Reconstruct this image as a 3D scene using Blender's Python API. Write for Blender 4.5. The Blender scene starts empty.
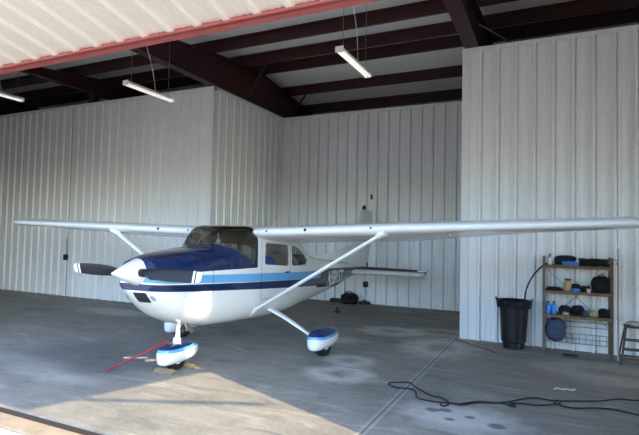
import bpy, bmesh, math, random
from mathutils import Vector, Matrix, noise
random.seed(7)
S = bpy.context.scene
COL = S.collection
PI = math.pi

# ------------------------------------------------------------------ helpers
def tag(o, label=None, cat=None, group=None, kind=None):
    if label: o['label'] = label
    if cat: o['category'] = cat
    if group: o['group'] = group
    if kind: o['kind'] = kind
    return o

def empty(name, loc=(0, 0, 0), rz=0):
    o = bpy.data.objects.new(name, None)
    o.empty_display_size = .2
    o.location = loc
    o.rotation_euler = (0, 0, rz)
    COL.objects.link(o)
    return o

def sharpen(bm, ang=32):
    for f in bm.faces: f.smooth = True
    for e in bm.edges:
        if len(e.link_faces) == 2:
            if e.calc_face_angle(0) > math.radians(ang): e.smooth = False
        else: e.smooth = False

def obj(name, bm, mats, parent=None, smooth=32, bevel=0):
    if not isinstance(mats, (list, tuple)): mats = [mats]
    bmesh.ops.remove_doubles(bm, verts=bm.verts, dist=1e-5)
    bmesh.ops.recalc_face_normals(bm, faces=bm.faces)
    if bevel:
        es = [e for e in bm.edges if len(e.link_faces) == 2 and e.calc_face_angle(0) > .6]
        bmesh.ops.bevel(bm, geom=es, offset=bevel, segments=2, affect='EDGES', clamp_overlap=True)
    sharpen(bm, smooth)
    me = bpy.data.meshes.new(name)
    bm.to_mesh(me); bm.free()
    for m in mats: me.materials.append(m)
    o = bpy.data.objects.new(name, me)
    COL.objects.link(o)
    if parent: o.parent = parent
    return o

def BM(): return bmesh.new()

def poly(bm, pts, mi=0):
    f = bm.faces.new([bm.verts.new(p) for p in pts]); f.material_index = mi; return f

def box(bm, lo, hi, mi=0, M=None):
    x0, y0, z0 = lo; x1, y1, z1 = hi
    P = [(x0, y0, z0), (x1, y0, z0), (x1, y1, z0), (x0, y1, z0), (x0, y0, z1), (x1, y0, z1), (x1, y1, z1), (x0, y1, z1)]
    if M: P = [M @ Vector(p) for p in P]
    v = [bm.verts.new(p) for p in P]
    for q in ((0, 3, 2, 1), (4, 5, 6, 7), (0, 1, 5, 4), (1, 2, 6, 5), (2, 3, 7, 6), (3, 0, 4, 7)):
        f = bm.faces.new([v[i] for i in q]); f.material_index = mi

def loft(bm, rings, cap=True, mi=0, closed=True):
    vs = [[bm.verts.new(p) for p in r] for r in rings]
    n = len(rings[0])
    for a, b in zip(vs, vs[1:]):
        for i in range(n if closed else n - 1):
            j = (i + 1) % n
            f = bm.faces.new((a[i], a[j], b[j], b[i])); f.material_index = mi
    if cap and closed:
        for r in (vs[0], vs[-1]):
            f = bm.faces.new(r); f.material_index = mi
    return vs

def frame(d):
    d = Vector(d).normalized()
    a = Vector((0, 0, 1)) if abs(d.z) < .95 else Vector((1, 0, 0))
    s = d.cross(a).normalized(); t = s.cross(d).normalized()
    return s, t

def tube(bm, pts, r, n=8, mi=0, flat=1.0):
    pts = [Vector(p) for p in pts]
    R = r if isinstance(r, (list, tuple)) else [r] * len(pts)
    rings = []
    for i, p in enumerate(pts):
        d = pts[min(i + 1, len(pts) - 1)] - pts[max(i - 1, 0)]
        s, t = frame(d)
        rings.append([p + (s * math.cos(2 * PI * k / n) + t * math.sin(2 * PI * k / n) * flat) * R[i] for k in range(n)])
    loft(bm, rings, mi=mi)

def bar(bm, a, b, w, h, mi=0):
    a = Vector(a); b = Vector(b); s, t = frame(b - a)
    rings = [[p + s * i * w / 2 + t * j * h / 2 for i, j in ((-1, -1), (1, -1), (1, 1), (-1, 1))] for p in (a, b)]
    loft(bm, rings, mi=mi)

def spline(pts, k=6):
    P = [Vector(p) for p in pts]; P = [P[0] * 2 - P[1]] + P + [P[-1] * 2 - P[-2]]; out = []
    for i in range(1, len(P) - 2):
        a, b, c, d = P[i - 1:i + 3]
        for j in range(k):
            t = j / k
            out.append(.5 * ((2 * b) + (c - a) * t + (2 * a - 5 * b + 4 * c - d) * t * t + (3 * b - a - 3 * c + d) * t ** 3))
    out.append(P[-2]); return out

def lathe(bm, prof, n=24, c=(0, 0, 0), axis='z', mi=0):
    rings = []
    for r, h in prof:
        r = max(r, 1e-4); ring = []
        for k in range(n):
            a = 2 * PI * k / n
            if axis == 'z': p = (r * math.cos(a), r * math.sin(a), h)
            elif axis == 'x': p = (h, r * math.cos(a), r * math.sin(a))
            else: p = (r * math.cos(a), h, r * math.sin(a))
            ring.append(Vector(p) + Vector(c))
        rings.append(ring)
    loft(bm, rings, mi=mi)

def blob(bm, c, s, seed=0, amp=.18, nexp=2.6, flatb=True, sub=4, fr=2.2, mi=0):
    """a cloth-like lump: rounded superellipsoid with folds, flat underneath"""
    b = bmesh.new(); bmesh.ops.create_icosphere(b, subdivisions=sub, radius=1)
    vm = {}
    for v in b.verts:
        p = v.co.normalized()
        k = (abs(p.x) ** nexp + abs(p.y) ** nexp + abs(p.z) ** nexp) ** (-1 / nexp)
        p = p * k
        q = p * fr + Vector((seed * 7.1, seed * 3.3, seed))
        p = p * (1 + amp * noise.noise(q) + amp * .5 * abs(noise.noise(q * 2.7)))
        z = p.z
        if flatb and z < -.75: z = -.75 + (z + .75) * .1
        vm[v.index] = bm.verts.new((c[0] + p.x * s[0], c[1] + p.y * s[1], c[2] + z * s[2]))
    for f in b.faces:
        g = bm.faces.new([vm[v.index] for v in f.verts]); g.material_index = mi
    b.free()

# ------------------------------------------------------------------ materials
def srgb(h):
    h = [int(h[i:i + 2], 16) / 255 for i in (0, 2, 4)]
    return tuple(c / 12.92 if c < .04045 else ((c + .055) / 1.055) ** 2.4 for c in h) + (1,)

class N:
    def __init__(s, name):
        s.m = bpy.data.materials.new(name); s.m.use_nodes = True; s.t = s.m.node_tree
        s.b = s.t.nodes['Principled BSDF']; s._pos = None
    def n(s, typ, **kw):
        x = s.t.nodes.new(typ)
        for k, v in kw.items(): setattr(x, k, v)
        return x
    def L(s, a, b): s.t.links.new(a, b)
    def math(s, op, a, b=None, c=None, clamp=False):
        x = s.n('ShaderNodeMath', operation=op); x.use_clamp = clamp
        for i, v in enumerate((a, b, c)):
            if v is None: continue
            if isinstance(v, (int, float)): x.inputs[i].default_value = v
            else: s.L(v, x.inputs[i])
        return x.outputs[0]
    def xyz(s):
        if not s._pos:
            tc = s.n('ShaderNodeTexCoord'); sp = s.n('ShaderNodeSeparateXYZ'); s.L(tc.outputs['Object'], sp.inputs[0])
            s._pos = (tc.outputs['Object'], sp.outputs[0], sp.outputs[1], sp.outputs[2])
        return s._pos
    def noise(s, scale, detail=4, rough=.55, vec=None, dist=0):
        x = s.n('ShaderNodeTexNoise'); x.inputs['Scale'].default_value = scale; x.inputs['Detail'].default_value = detail
        x.inputs['Roughness'].default_value = rough; x.inputs['Distortion'].default_value = dist
        s.L(vec if vec is not None else s.xyz()[0], x.inputs['Vector']); return x.outputs[0]
    def mix(s, f, a, b, mode='MIX'):
        x = s.n('ShaderNodeMix', data_type='RGBA', blend_type=mode)
        for i, v in ((0, f), (6, a), (7, b)):
            if isinstance(v, (int, float, tuple)): x.inputs[i].default_value = v
            else: s.L(v, x.inputs[i])
        return x.outputs[2]
    def ramp(s, v, a, b):
        x = s.n('ShaderNodeMapRange'); x.inputs[1].default_value = a; x.inputs[2].default_value = b; s.L(v, x.inputs[0]); return x.outputs[0]
    def out(s, col, rough=.5, metal=0, bump=None, bs=.1, coat=0):
        if isinstance(col, tuple): s.b.inputs['Base Color'].default_value = col
        else: s.L(col, s.b.inputs['Base Color'])
        if isinstance(rough, (int, float)): s.b.inputs['Roughness'].default_value = rough
        else: s.L(rough, s.b.inputs['Roughness'])
        s.b.inputs['Metallic'].default_value = metal; s.b.inputs['Coat Weight'].default_value = coat
        if bump is not None:
            x = s.n('ShaderNodeBump'); x.inputs['Strength'].default_value = bs; x.inputs['Distance'].default_value = .02
            s.L(bump, x.inputs['Height']); s.L(x.outputs[0], s.b.inputs['Normal'])
        return s.m

def simple(name, h, rough=.5, metal=0, var=.12, scale=8, coat=0, bs=0):
    m = N(name); c = srgb(h) if isinstance(h, str) else h
    d = tuple(v * (1 - var) for v in c[:3]) + (1,)
    nz = m.noise(scale)
    return m.out(m.mix(m.ramp(nz, .3, .7), d, c), rough, metal, nz if bs else None, bs or .1, coat)

def m_concrete():
    m = N('concrete_slab'); P, x, y, z = m.xyz()
    big = m.noise(.35, 5, .6); mid = m.noise(1.6, 6, .65, dist=.6); fine = m.noise(22, 5, .7)
    c = m.mix(m.ramp(mid, .3, .7), srgb('6a675e'), srgb('8f8a7d'))
    c = m.mix(m.ramp(big, .35, .65), c, srgb('88827a'))
    c = m.mix(m.math('MULTIPLY', m.ramp(fine, .45, .75), .35), c, srgb('a7a196'))
    # scuffs: pale smears and dark oil marks with a shape of their own
    mp = m.n('ShaderNodeMapping'); mp.inputs['Scale'].default_value = (.45, 1.7, 1); mp.inputs['Rotation'].default_value = (0, 0, .35); m.L(P, mp.inputs[0])
    sm = m.noise(2.3, 6, .7, vec=mp.outputs[0], dist=1.0)
    c = m.mix(m.math('MULTIPLY', m.ramp(sm, .54, .72), .6), c, srgb('b9b3a8'))
    c = m.mix(m.math('MULTIPLY', m.ramp(sm, .46, .3), .6), c, srgb('55575a'))
    def spot(cx, cy, rx, ry, col, k, soft=.5, ring=False):
        nonlocal c
        dx = m.math('DIVIDE', m.math('SUBTRACT', x, cx), rx); dy = m.math('DIVIDE', m.math('SUBTRACT', y, cy), ry)
        d = m.math('SQRT', m.math('ADD', m.math('MULTIPLY', dx, dx), m.math('MULTIPLY', dy, dy)))
        d = m.math('ADD', d, m.math('MULTIPLY', m.math('SUBTRACT', m.noise(5, 4, .6), .5), 1.1))
        if ring: d = m.math('ADD', m.math('ABSOLUTE', m.math('SUBTRACT', d, .9)), .55)
        c = m.mix(m.math('MULTIPLY', m.ramp(d, 1 + soft * .5, 1 - soft * .5), k), c, col)
    pale = srgb('cbc6bd'); dark = srgb('4a4b4e')
    spot(-.85, 5.3, .55, .35, pale, .7, .9); spot(-9.2, 8.3, .9, .35, pale, .45, .9); spot(-5.9, 4.3, .8, .2, pale, .35, .8); spot(-6.6, 4.6, .7, .2, pale, .3, .8); spot(-3.6, 8.2, .5, .3, pale, .4, .8); spot(-1.2, 12.2, 1.0, .25, pale, .3, .7); spot(-2.4, 6.0, .12, .1, dark, .5, .6); spot(-2.55, 6.35, .1, .06, dark, .5, .6)
    for cx, cy, a in ((-.49, 5.24, .09), (-1.16, 5.4, .08), (-1.04, 5.45, .07), (-.77, 5.36, .05), (-.95, 5.2, .05)): spot(cx, cy, a, a * .8, dark, .75, .5)
    spot(-1.75, 8.55, .55, .75, pale, .6, .8); spot(-1.72, 8.5, .22, .35, dark, .5, .7)
    spot(-2.6, 6.2, .35, .3, pale, .65, .7, True); spot(-2.75, 6.9, .3, .25, pale, .5, .7, True); spot(-3.0, 6.5, .2, .2, dark, .4, .7)
    spot(-2.9, 9.5, .45, .35, pale, .6, .6, True); spot(-2.0, 9.9, .5, .3, pale, .4, .6, True)
    spot(-6.4, 5.2, .9, .8, dark, .55, 1.1); spot(-5.5, 5.0, .6, .5, dark, .4, 1.0)
    spot(.8, 8.1, .8, .5, pale, .35, .6, True); spot(-.2, 7.6, .6, .3, srgb('8d7468'), .3, 1)
    # sawn joints
    def line(v, at, w):
        return m.math('LESS_THAN', m.math('ABSOLUTE', m.math('SUBTRACT', v, at)), w)
    for v, at in ((x, -1.62), (x, -7.5), (y, 9.2), (y, 6.55)):
        lw = m.math('ADD', at, 0) if False else at
        c = m.mix(m.math('MULTIPLY', line(v, lw, .05), .28 if at == -1.62 else .12), c, srgb('b9b7b3'))
        c = m.mix(m.math('MULTIPLY', line(v, lw, .01), .8), c, srgb('48484a'))
    m.b.inputs['Specular IOR Level'].default_value = .3
    return m.out(c, m.math('ADD', .62, m.math('MULTIPLY', mid, .25)), 0, fine, .15)

def m_gravel():
    m = N('gravel_ground'); nz = m.noise(60, 4, .7); b = m.noise(.8, 4)
    v = m.n('ShaderNodeTexVoronoi'); v.inputs['Scale'].default_value = 45; m.L(m.xyz()[0], v.inputs['Vector'])
    c = m.mix(m.ramp(nz, .3, .7), srgb('988d80'), srgb('c2b7a8'))
    c = m.mix(m.ramp(b, .3, .7), c, srgb('aca090'))
    return m.out(c, .9, 0, v.outputs[0], .5)

def m_panel(name, a, b, rough=.45):
    m = N(name); P, x, y, z = m.xyz()
    mp = m.n('ShaderNodeMapping'); mp.inputs['Scale'].default_value = (1, 1, .25); m.L(P, mp.inputs[0])
    nz = m.noise(1.5, 5, .6, vec=mp.outputs[0]); f = m.noise(14, 4, .6, vec=mp.outputs[0])
    c = m.mix(m.ramp(nz, .3, .7), srgb(a), srgb(b))
    c = m.mix(m.math('MULTIPLY', m.ramp(f, .6, .8), .05), c, srgb('8a857c'))
    return m.out(c, rough, 0, nz, .03)

def m_livery():
    """white aircraft paint, navy upper cowl, light blue and navy cheat lines - divided by where they are on the body"""
    m = N('fuselage_paint'); P, x, y, z = m.xyz()
    W = srgb('d6d6d3'); NV = srgb('081f46'); DK = srgb('10182c'); LB = srgb('5f9fcc')
    def lin(a, k): return m.math('ADD', a, m.math('MULTIPLY', x, k))
    def gt(a, b): return m.math('GREATER_THAN', a, b)
    def band(lo, hi): return m.math('MULTIPLY', gt(z, lo), gt(hi, z))
    A = lambda a, b: m.math('MULTIPLY', a, b)
    c = m.mix(A(band(lin(1.192, .052), lin(1.298, .036)), gt(x, -3.75)), W, LB)
    c = m.mix(band(lin(1.085, .058), lin(1.178, .044)), c, NV)
    back = gt(m.math('SUBTRACT', -3.55, m.math('MULTIPLY', m.math('SUBTRACT', z, 1.0), .9)), x)
    c = m.mix(A(back, band(lin(1.06, .062), lin(1.335, .036))), c, DK)
    c = m.mix(A(A(gt(z, 1.345), gt(1.80, z)), gt(x, -1.13)), c, NV)
    nz = m.noise(6, 4)
    c = m.mix(m.math('MULTIPLY', m.ramp(nz, .55, .8), .06), c, srgb('8f8b82'))
    return m.out(c, .22, 0, None, .1, .4)

def m_fairing():
    m = N('fairing_paint'); P, x, y, z = m.xyz()
    k = m.math('SUBTRACT', z, m.math('MULTIPLY', m.math('MULTIPLY', x, x), .12))
    c = m.mix(m.math('GREATER_THAN', k, .035), srgb('dedfdd'), srgb('5f9fcc'))
    c = m.mix(m.math('GREATER_THAN', k, .075), c, srgb('0a2250'))
    return m.out(c, .25, 0, None, .1, .4)

def m_glass(name='acrylic_glass', tint=(.86, .87, .87, 1)):
    m = N(name); t = m.t
    tr = m.n('ShaderNodeBsdfTransparent'); tr.inputs[0].default_value = tint
    gl = m.n('ShaderNodeBsdfGlossy'); gl.inputs['Roughness'].default_value = .03
    fr = m.n('ShaderNodeFresnel'); fr.inputs[0].default_value = 1.45
    mx = m.n('ShaderNodeMixShader'); ge = m.n('ShaderNodeNewGeometry'); m.L(m.math('MULTIPLY', fr.outputs[0], m.math('SUBTRACT', 1.0, ge.outputs['Backfacing'])), mx.inputs[0]); m.L(tr.outputs[0], mx.inputs[1]); m.L(gl.outputs[0], mx.inputs[2])
    m.L(mx.outputs[0], t.nodes['Material Output'].inputs['Surface']); return m.m

def m_emit(name, col, st):
    m = N(name); m.b.inputs['Emission Color'].default_value = col; m.b.inputs['Emission Strength'].default_value = st
    m.out(srgb('f4f4ee'), .4); return m.m

M = dict(
    concrete=m_concrete(), gravel=m_gravel(),
    wall=m_panel('wall_panel_paint', 'dedddb', 'e7e6e4'), wall_trim=simple('wall_trim_paint', 'dcdcdb', .45, var=.05),
    doorskin=m_panel('door_panel_paint', 'dad5ca', 'e4dfd4'), red=simple('red_steel_paint', 'b05a54', .5, var=.2),
    steel=simple('oxide_red_steel', '3a1718', .55, var=.35, scale=3), roofsheet=m_panel('roof_sheet', 'eeeeec', 'f4f4f2'),
    livery=m_livery(), white=simple('white_aircraft_paint', 'efefec', .22, var=.03, coat=.4), cabin=simple('cabin_lining', '51443a', .8),
    navy=simple('navy_paint', '0c1c38', .25, var=.1, coat=.4), fairing=m_fairing(),
    glass=m_glass(), wsglass=m_glass('tinted_acrylic', (.66, .64, .60, 1)), black=simple('black_rubber', '101012', .6), prop=simple('prop_black', '0d0e10', .6, var=.3),
    bench_cloth=simple('tan_seat_cloth', 'a58c6c', .85), darknavy=simple('dark_navy_paint', '080c18', .75), dirt=simple('dark_dirt', '2e2620', .95), curb=simple('brown_curb', 'a08f78', .9, var=.35, scale=5), spinner=simple('spinner_paint', 'd4d4d0', .3, var=.04, coat=.2), seat=simple('blue_seat_cloth', '2a62a0', .85, bs=.3, scale=40), silver=simple('silver_lens', '9aa0a8', .3, .2), chrome=simple('bare_metal', 'b9bcc0', .28, 1), dark=simple('dark_mesh', '1d1d1f', .7),
    redlens=simple('red_lens', '7a1210', .25), wood=simple('raw_wood', '86704f', .8, var=.35, scale=20), palewood=simple('pale_board', 'd2b497', .7, var=.2, scale=15),
    shelfwood=simple('shelf_board', '765c42', .7, var=.35, scale=12), post=simple('shelf_post_metal', '6b5b49', .55, .3, var=.3, scale=10),
    can=simple('black_plastic', '15171b', .38, var=.3, bs=.1), bag=simple('black_canvas', '0e0f14', .9, var=.4, bs=.6, scale=30),
    navyc=simple('navy_canvas', '141c33', .9, var=.4, bs=.6, scale=30), slate=simple('slate_nylon', '3c4a60', .8, var=.3, bs=.5, scale=25),
    bluep=simple('blue_plastic', '1f7fd0', .35, var=.15), skyc=simple('sky_blue_cloth', '3f78b4', .85, bs=.5, scale=30), tan=simple('tan_plastic', 'b79a62', .5, var=.2),
    maroon=simple('maroon_cloth', '3a1a26', .9, var=.3), paper=simple('white_paper', 'e4e4e0', .8, var=.05), pink=simple('pale_pink_plastic', 'd9b7ac', .6),
    fixture=simple('white_enamel', 'e8e8e2', .35, var=.04), tube=m_emit('fluorescent_tube', (1, .97, .88, 1), .3), tube_dim=m_emit('faint_glow_tube', (1, .97, .9, 1), .25),  # tubes that are off still carry a faint added glow
    wire=simple('galvanised_wire', '8d8d8d', .4, .8), towbar=simple('red_towbar', '7a2028', .45), redcord=simple('red_cord', '7d3a36', .6),
    brown=simple('brown_steel', '4e3f38', .5, .3), cloth=simple('pale_cloth', 'b9ab9c', .9, bs=.5, scale=30), foil=simple('tan_cloth', 'a59a72', .9, bs=.5, scale=30),
)

# ------------------------------------------------------------------ measured layout
HC = 1.835
YL, YB, YR, HW, XS, XR = 9.64, 13.085, 9.52, 5.47, -7.54, -1.535
F_PX, YAW, PITCH, ROLL = 490.8, math.radians(25.431), math.radians(2.277), math.radians(1.267)

cyw, syw = math.cos(YAW), math.sin(YAW)
fwd = Vector((-syw * math.cos(PITCH), cyw * math.cos(PITCH), math.sin(PITCH)))
rt = Vector((cyw, syw, 0)); up = rt.cross(fwd)
r2 = rt * math.cos(ROLL) + up * math.sin(ROLL); u2 = up * math.cos(ROLL) - rt * math.sin(ROLL)
cd = bpy.data.cameras.new('camera'); cam = bpy.data.objects.new('camera', cd); COL.objects.link(cam); S.camera = cam
cam.matrix_world = Matrix(((r2.x, u2.x, -fwd.x, 0), (r2.y, u2.y, -fwd.y, 0), (r2.z, u2.z, -fwd.z, HC), (0, 0, 0, 1)))
cd.sensor_width = 36; cd.lens = F_PX * 36 / 639; cd.clip_end = 500

# ------------------------------------------------------------------ setting
def struct(name, bm, m, parent=None, smooth=32, bevel=0, label=None):
    o = obj(name, bm, m, parent, smooth, bevel)
    if not parent: o['kind'] = 'structure'
    if label: o['label'] = label
    return o

SLAB_Y = 3.32
bm = BM(); box(bm, (-26, SLAB_Y, -.25), (24, 19.4, 0)); struct('floor', bm, M['concrete'], label='grey stained concrete hangar slab')
bm = BM(); poly(bm, [(-80, -80, -.045), (60, -80, -.045), (60, 60, -.045), (-80, 60, -.045)]); struct('ground', bm, M['gravel'], label='sunlit gravel apron in front of the slab')

def panel_wall(name, a, b, z0, z1, nrm, off=.0, label=None, mat='wall', thick=.09, depth=.038, gw=.072, gb=.036, pitch=.31):
    """ribbed sheet from a to b (2D), grooves every .31 m, its face towards nrm"""
    a = Vector(a); b = Vector(b); L = (b - a).length; d = (b - a) / L; n = Vector(nrm)
    prof = [(0, 0)]; s = off
    while s < L - gw:
        if s > gw:
            prof += [(s - gw / 2, 0), (s - gb / 2, depth), (s + gb / 2, depth), (s + gw / 2, 0), (s + gw / 2 + .003, -.03), (s + gw / 2 + .013, -.03), (s + gw / 2 + .016, 0)]
            _ = [(s - gw / 2, 0), (s - gb / 2, depth), (s + gb / 2, depth), (s + gw / 2, 0)]
            for k in (.38, .68):
                q = s + pitch * k
                if q + .03 < L: prof += [(q - .022, 0), (q - .012, .006), (q + .012, .006), (q + .022, 0)]
        s += pitch
    prof.append((L, 0))
    fr = [a + d * s + n * q for s, q in prof]
    ring = fr + [b - n * thick, a - n * thick]
    bm = BM()
    loft(bm, [[(p.x, p.y, z) for p in ring] for z in (z0, z1)])
    return struct(name, bm, M[mat], smooth=12, label=label)

panel_wall('wall_left', (-25.5, YL), (XS, YL), 0, HW, (0, -1), off=(-15.09 + 25.5) % .31)
panel_wall('wall_recess_left', (XS, YL + .1), (XS, YB), 0, HW, (1, 0), off=.15)
panel_wall('wall_back', (XS - .1, YB), (XR + .1, YB), 0, HW, (0, -1), off=(-5.4 - XS + .1) % .31)
panel_wall('wall_right', (XR, YR), (23.4, YR), 0, HW, (0, -1), off=.30)
panel_wall('wall_recess_right', (XR, YR + .1), (XR, YB), 0, HW, (-1, 0), off=.15)
# outer shell of the building
bm = BM()
box(bm, (-26, 19.2, 0), (24, 19.4, 5.68)); struct('wall_rear', bm, M['wall'])
bm = BM(); box(bm, (-26.1, SLAB_Y, 0), (-25.9, 19.2, 5.6)); struct('wall_far_left', bm, M['wall'])
bm = BM(); box(bm, (23.4, SLAB_Y, 0), (23.6, 19.2, 5.6)); struct('wall_far_right', bm, M['wall'])
JX, RAILY, RAILZ = .80, 3.40, 3.65
HY, HZ = 1.17, 4.15
JL = -10.6
panel_wall('wall_front_left', (-25.5, RAILY + .05), (JL, RAILY + .05), 0, 5.66, (0, -1), off=.2)  # unseen front wall, brought inward to darken the left wall
panel_wall('wall_front_right', (JX + .06, RAILY + .05), (9.6, RAILY + .05), 0, 5.66, (0, -1), off=.2)
bm = BM(); box(bm, (-26, RAILY, 4.75), (JX + .3, RAILY + .15, 5.68)); struct('wall_header', bm, M['wall'])
bm = BM(); box(bm, (9.5, RAILY, 4.75), (23.5, RAILY + .15, 5.68)); struct('wall_header_right', bm, M['wall'])  # unseen bay below it left open to brighten the right wall
bm = BM(); box(bm, (-26, SLAB_Y - .10, -.3), (24, SLAB_Y - .002, -.028)); struct('trim_8', bm, M['dirt'], label='dark dirt-filled joint along the slab edge')
bm = BM(); box(bm, (-26, SLAB_Y - .32, -.04), (24, SLAB_Y - .12, -.012)); struct('trim_9', bm, M['curb'], label='weathered brown curb strip before the slab')
# trims: caps and corner posts
bm = BM()
box(bm, (-25.5, YL - .035, HW - .07), (XS + .03, YL + .12, HW + .012)); struct('trim_1', bm, M['wall_trim'], label='top edge trim of left wall')
bm = BM(); box(bm, (XS - .1, YL + .1, HW - .07), (XS + .035, YB, HW + .012)); struct('trim_2', bm, M['wall_trim'])
bm = BM(); box(bm, (XS, YB - .035, HW - .07), (XR, YB + .12, HW + .012)); struct('trim_3', bm, M['wall_trim'])
bm = BM(); box(bm, (XR - .03, YR - .035, HW - .07), (23.4, YR + .12, HW + .012)); struct('trim_4', bm, M['wall_trim'], label='top edge trim of right wall')
bm = BM(); box(bm, (XS - .10, YL - .03, 0), (XS + .03, YL + .1, HW)); struct('trim_5', bm, M['wall_trim'], bevel=.006, label='corner trim of left wall')
bm = BM(); box(bm, (XR - .03, YR - .03, 0), (XR + .12, YR + .1, HW)); struct('trim_6', bm, M['wall_trim'], bevel=.006, label='corner trim of right wall')
bm = BM(); box(bm, (-12.565, YL - .004, 0), (-12.545, YL + .02, HW)); struct('trim_7', bm, M['wire'], label='dark vertical seam on left wall')

# roof: two slopes meeting over the recess, ribbed sheet above purlins
RY, RZ, SL = 11.35, 6.72, .13
def roof_z(y): return RZ - SL * abs(y - RY)
bm = BM()
loft(bm, [[(x_, SLAB_Y - .2, roof_z(SLAB_Y - .2) + .03), (x_, RY, RZ + .03), (x_, 19.5, roof_z(19.5) + .03), (x_, 19.5, roof_z(19.5) + .12), (x_, RY, RZ + .12), (x_, SLAB_Y - .2, roof_z(SLAB_Y - .2) + .12)] for x_ in (-26.1, 23.7)])
struct('ceiling', bm, M['roofsheet'], smooth=10)

def purlin(y, name='roof_purlin', h=.26):
    z1 = roof_z(y) + .028; z0 = z1 - h; t = .012; w = .075
    pts = [(y - w, z1), (y + t, z1), (y + t, z0 + t), (y + w, z0 + t), (y + w, z0 + .03), (y + w + t, z0 + .03), (y + w + t, z0), (y, z0), (y, z1 - t), (y - w, z1 - t)]
    pts = [(y - w, z1), (y - w, z1 - .03), (y - w + .006, z1 - .03), (y - w + .006, z1 - t), (y, z1 - t), (y, z0), (y + w, z0), (y + w, z0 + .03), (y + w - .006, z0 + .03), (y + w - .006, z0 + t), (y + t, z0 + t), (y + t, z1)]
    b = BM(); loft(b, [[(x, p, q) for p, q in pts] for x in (-25.9, 23.4)])
    o = struct(name, b, M['steel'], smooth=20); return o
for y in (3.8, 5.6, 7.5, 9.4, 10.95, 11.75, 13.3, 14.75, 16.9, 18.7):
    o = purlin(y)
def ibeam(name, x, y0, y1, z0, z1, w=.2, tf=.02, tw=.014, slope=0):
    b = BM()
    def ring(y, za, zb):
        return [(x - w / 2, y, za), (x + w / 2, y, za), (x + w / 2, y, za + tf), (x + tw / 2, y, za + tf), (x + tw / 2, y, zb - tf), (x + w / 2, y, zb - tf),
                (x + w / 2, y, zb), (x - w / 2, y, zb), (x - w / 2, y, zb - tf), (x - tw / 2, y, zb - tf), (x - tw / 2, y, za + tf), (x - w / 2, y, za + tf)]
    loft(b, [ring(y0, z0, z1(y0)), ring(RY, z0, z1(RY)), ring(y1, z0, z1(y1))])
    return struct(name, b, M['steel'], smooth=20)
rt_top = lambda y: roof_z(y) - .232
ibeam('roof_beam', XS, 3.5, 19.1, HW + .015, rt_top, w=.22)
ibeam('roof_beam', XR + .14, 3.5, 19.1, HW + .015, rt_top, w=.26)
ibeam('roof_beam', -12.1, 7.0, 14.5, 5.85, rt_top, w=.2)
ibeam('roof_beam', -17.5, 3.5, 19.1, 5.2, rt_top, w=.2)
ibeam('roof_beam', 8.5, 3.5, 19.1, 5.2, rt_top, w=.2)
for cx, cy_ in ((-12.1, 9.95), (-17.5, 9.95)):
    H_ = 5.85 if cx > -15 else 5.2
    b = BM(); box(b, (cx - .12, cy_ - .1, 0), (cx + .12, cy_ - .085, H_)); box(b, (cx - .12, cy_ + .085, 0), (cx + .12, cy_ + .1, H_)); box(b, (cx - .008, cy_ - .09, 0), (cx + .008, cy_ + .09, H_))
    struct('steel_column', b, M['steel'])
# flange braces between beams and purlins
for x in (XS,):
    for y in (10.95, 13.3):
        b = BM(); s = 1
        bar(b, (x + .1 * s, y, HW + .06), (x + .75, y, roof_z(y) - .15), .045, .045)
        struct('beam_brace', b, M['steel'])
b = BM(); tube(b, [(XR + .2, 9.9, 6.1), (-.2, 11.0, 5.6)], .012, 6); struct('brace_rod', b, M['wire'])

# open bi-fold door: lower leaf seen from below, red bottom rail
door = empty('door_1', (0, 0, 0)); door['kind'] = 'structure'; door['label'] = 'folded-up cream ribbed hangar door with red bottom rail'
def leaf(name, y0, z0, y1, z1, mat, up_off, x0=JL, x1=JX):
    """ribbed skin spanning x0..x1 between two lines"""
    d = Vector((0, y1 - y0, z1 - z0)).normalized(); nn = Vector((1, 0, 0)).cross(d)
    if nn.z > 0: nn = -nn
    prof = [(x1, 0)]; s = x1 - .18
    while s > x0 + .1:
        prof += [(s, 0), (s - .03, .032), (s - .07, .032), (s - .10, 0)]
        for k in (.1, .17): prof += [(s - .03 - k + .0, 0), (s - .04 - k, .005), (s - .055 - k, .005), (s - .065 - k, 0)]
        s -= .31
    prof.append((x0, 0))
    b = BM(); rings = []
    for y, z in ((y0, z0), (y1, z1)):
        rings.append([Vector((p, y, z)) + nn * q for p, q in prof] + [Vector((x0, y, z)) - nn * .05, Vector((x1, y, z)) - nn * .05])
    loft(b, rings); return obj(name, b, M[mat], door, 10)
leaf('door_leaf', RAILY + .0, RAILZ + .035, HY, HZ, 'doorskin', 0)
leaf('door_leaf', HY, HZ + .12, RAILY, 4.75, 'doorskin', 0)
b = BM(); box(b, (JL, RAILY - .02, RAILZ - .005), (JX, RAILY + .1, RAILZ + .045)); box(b, (JL, RAILY - .05, RAILZ - .005), (JX, RAILY, RAILZ + .01))
obj('bottom_rail', b, M['red'], door, bevel=.004)
b = BM(); tube(b, [(JL, HY, HZ + .06), (JX, HY, HZ + .06)], .05, 8); obj('hinge_tube', b, M['steel'], door)
b = BM(); tube(b, [(.80, 1.58, 4.13), (2.6, 2.45, 4.1), (2.78, 2.535, 4.1)], [.035, .035, .01], 8);  obj('shadow_bar', b, M['steel'], door)  # unseen bar added to cast the thin shadow line across the slab

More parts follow.
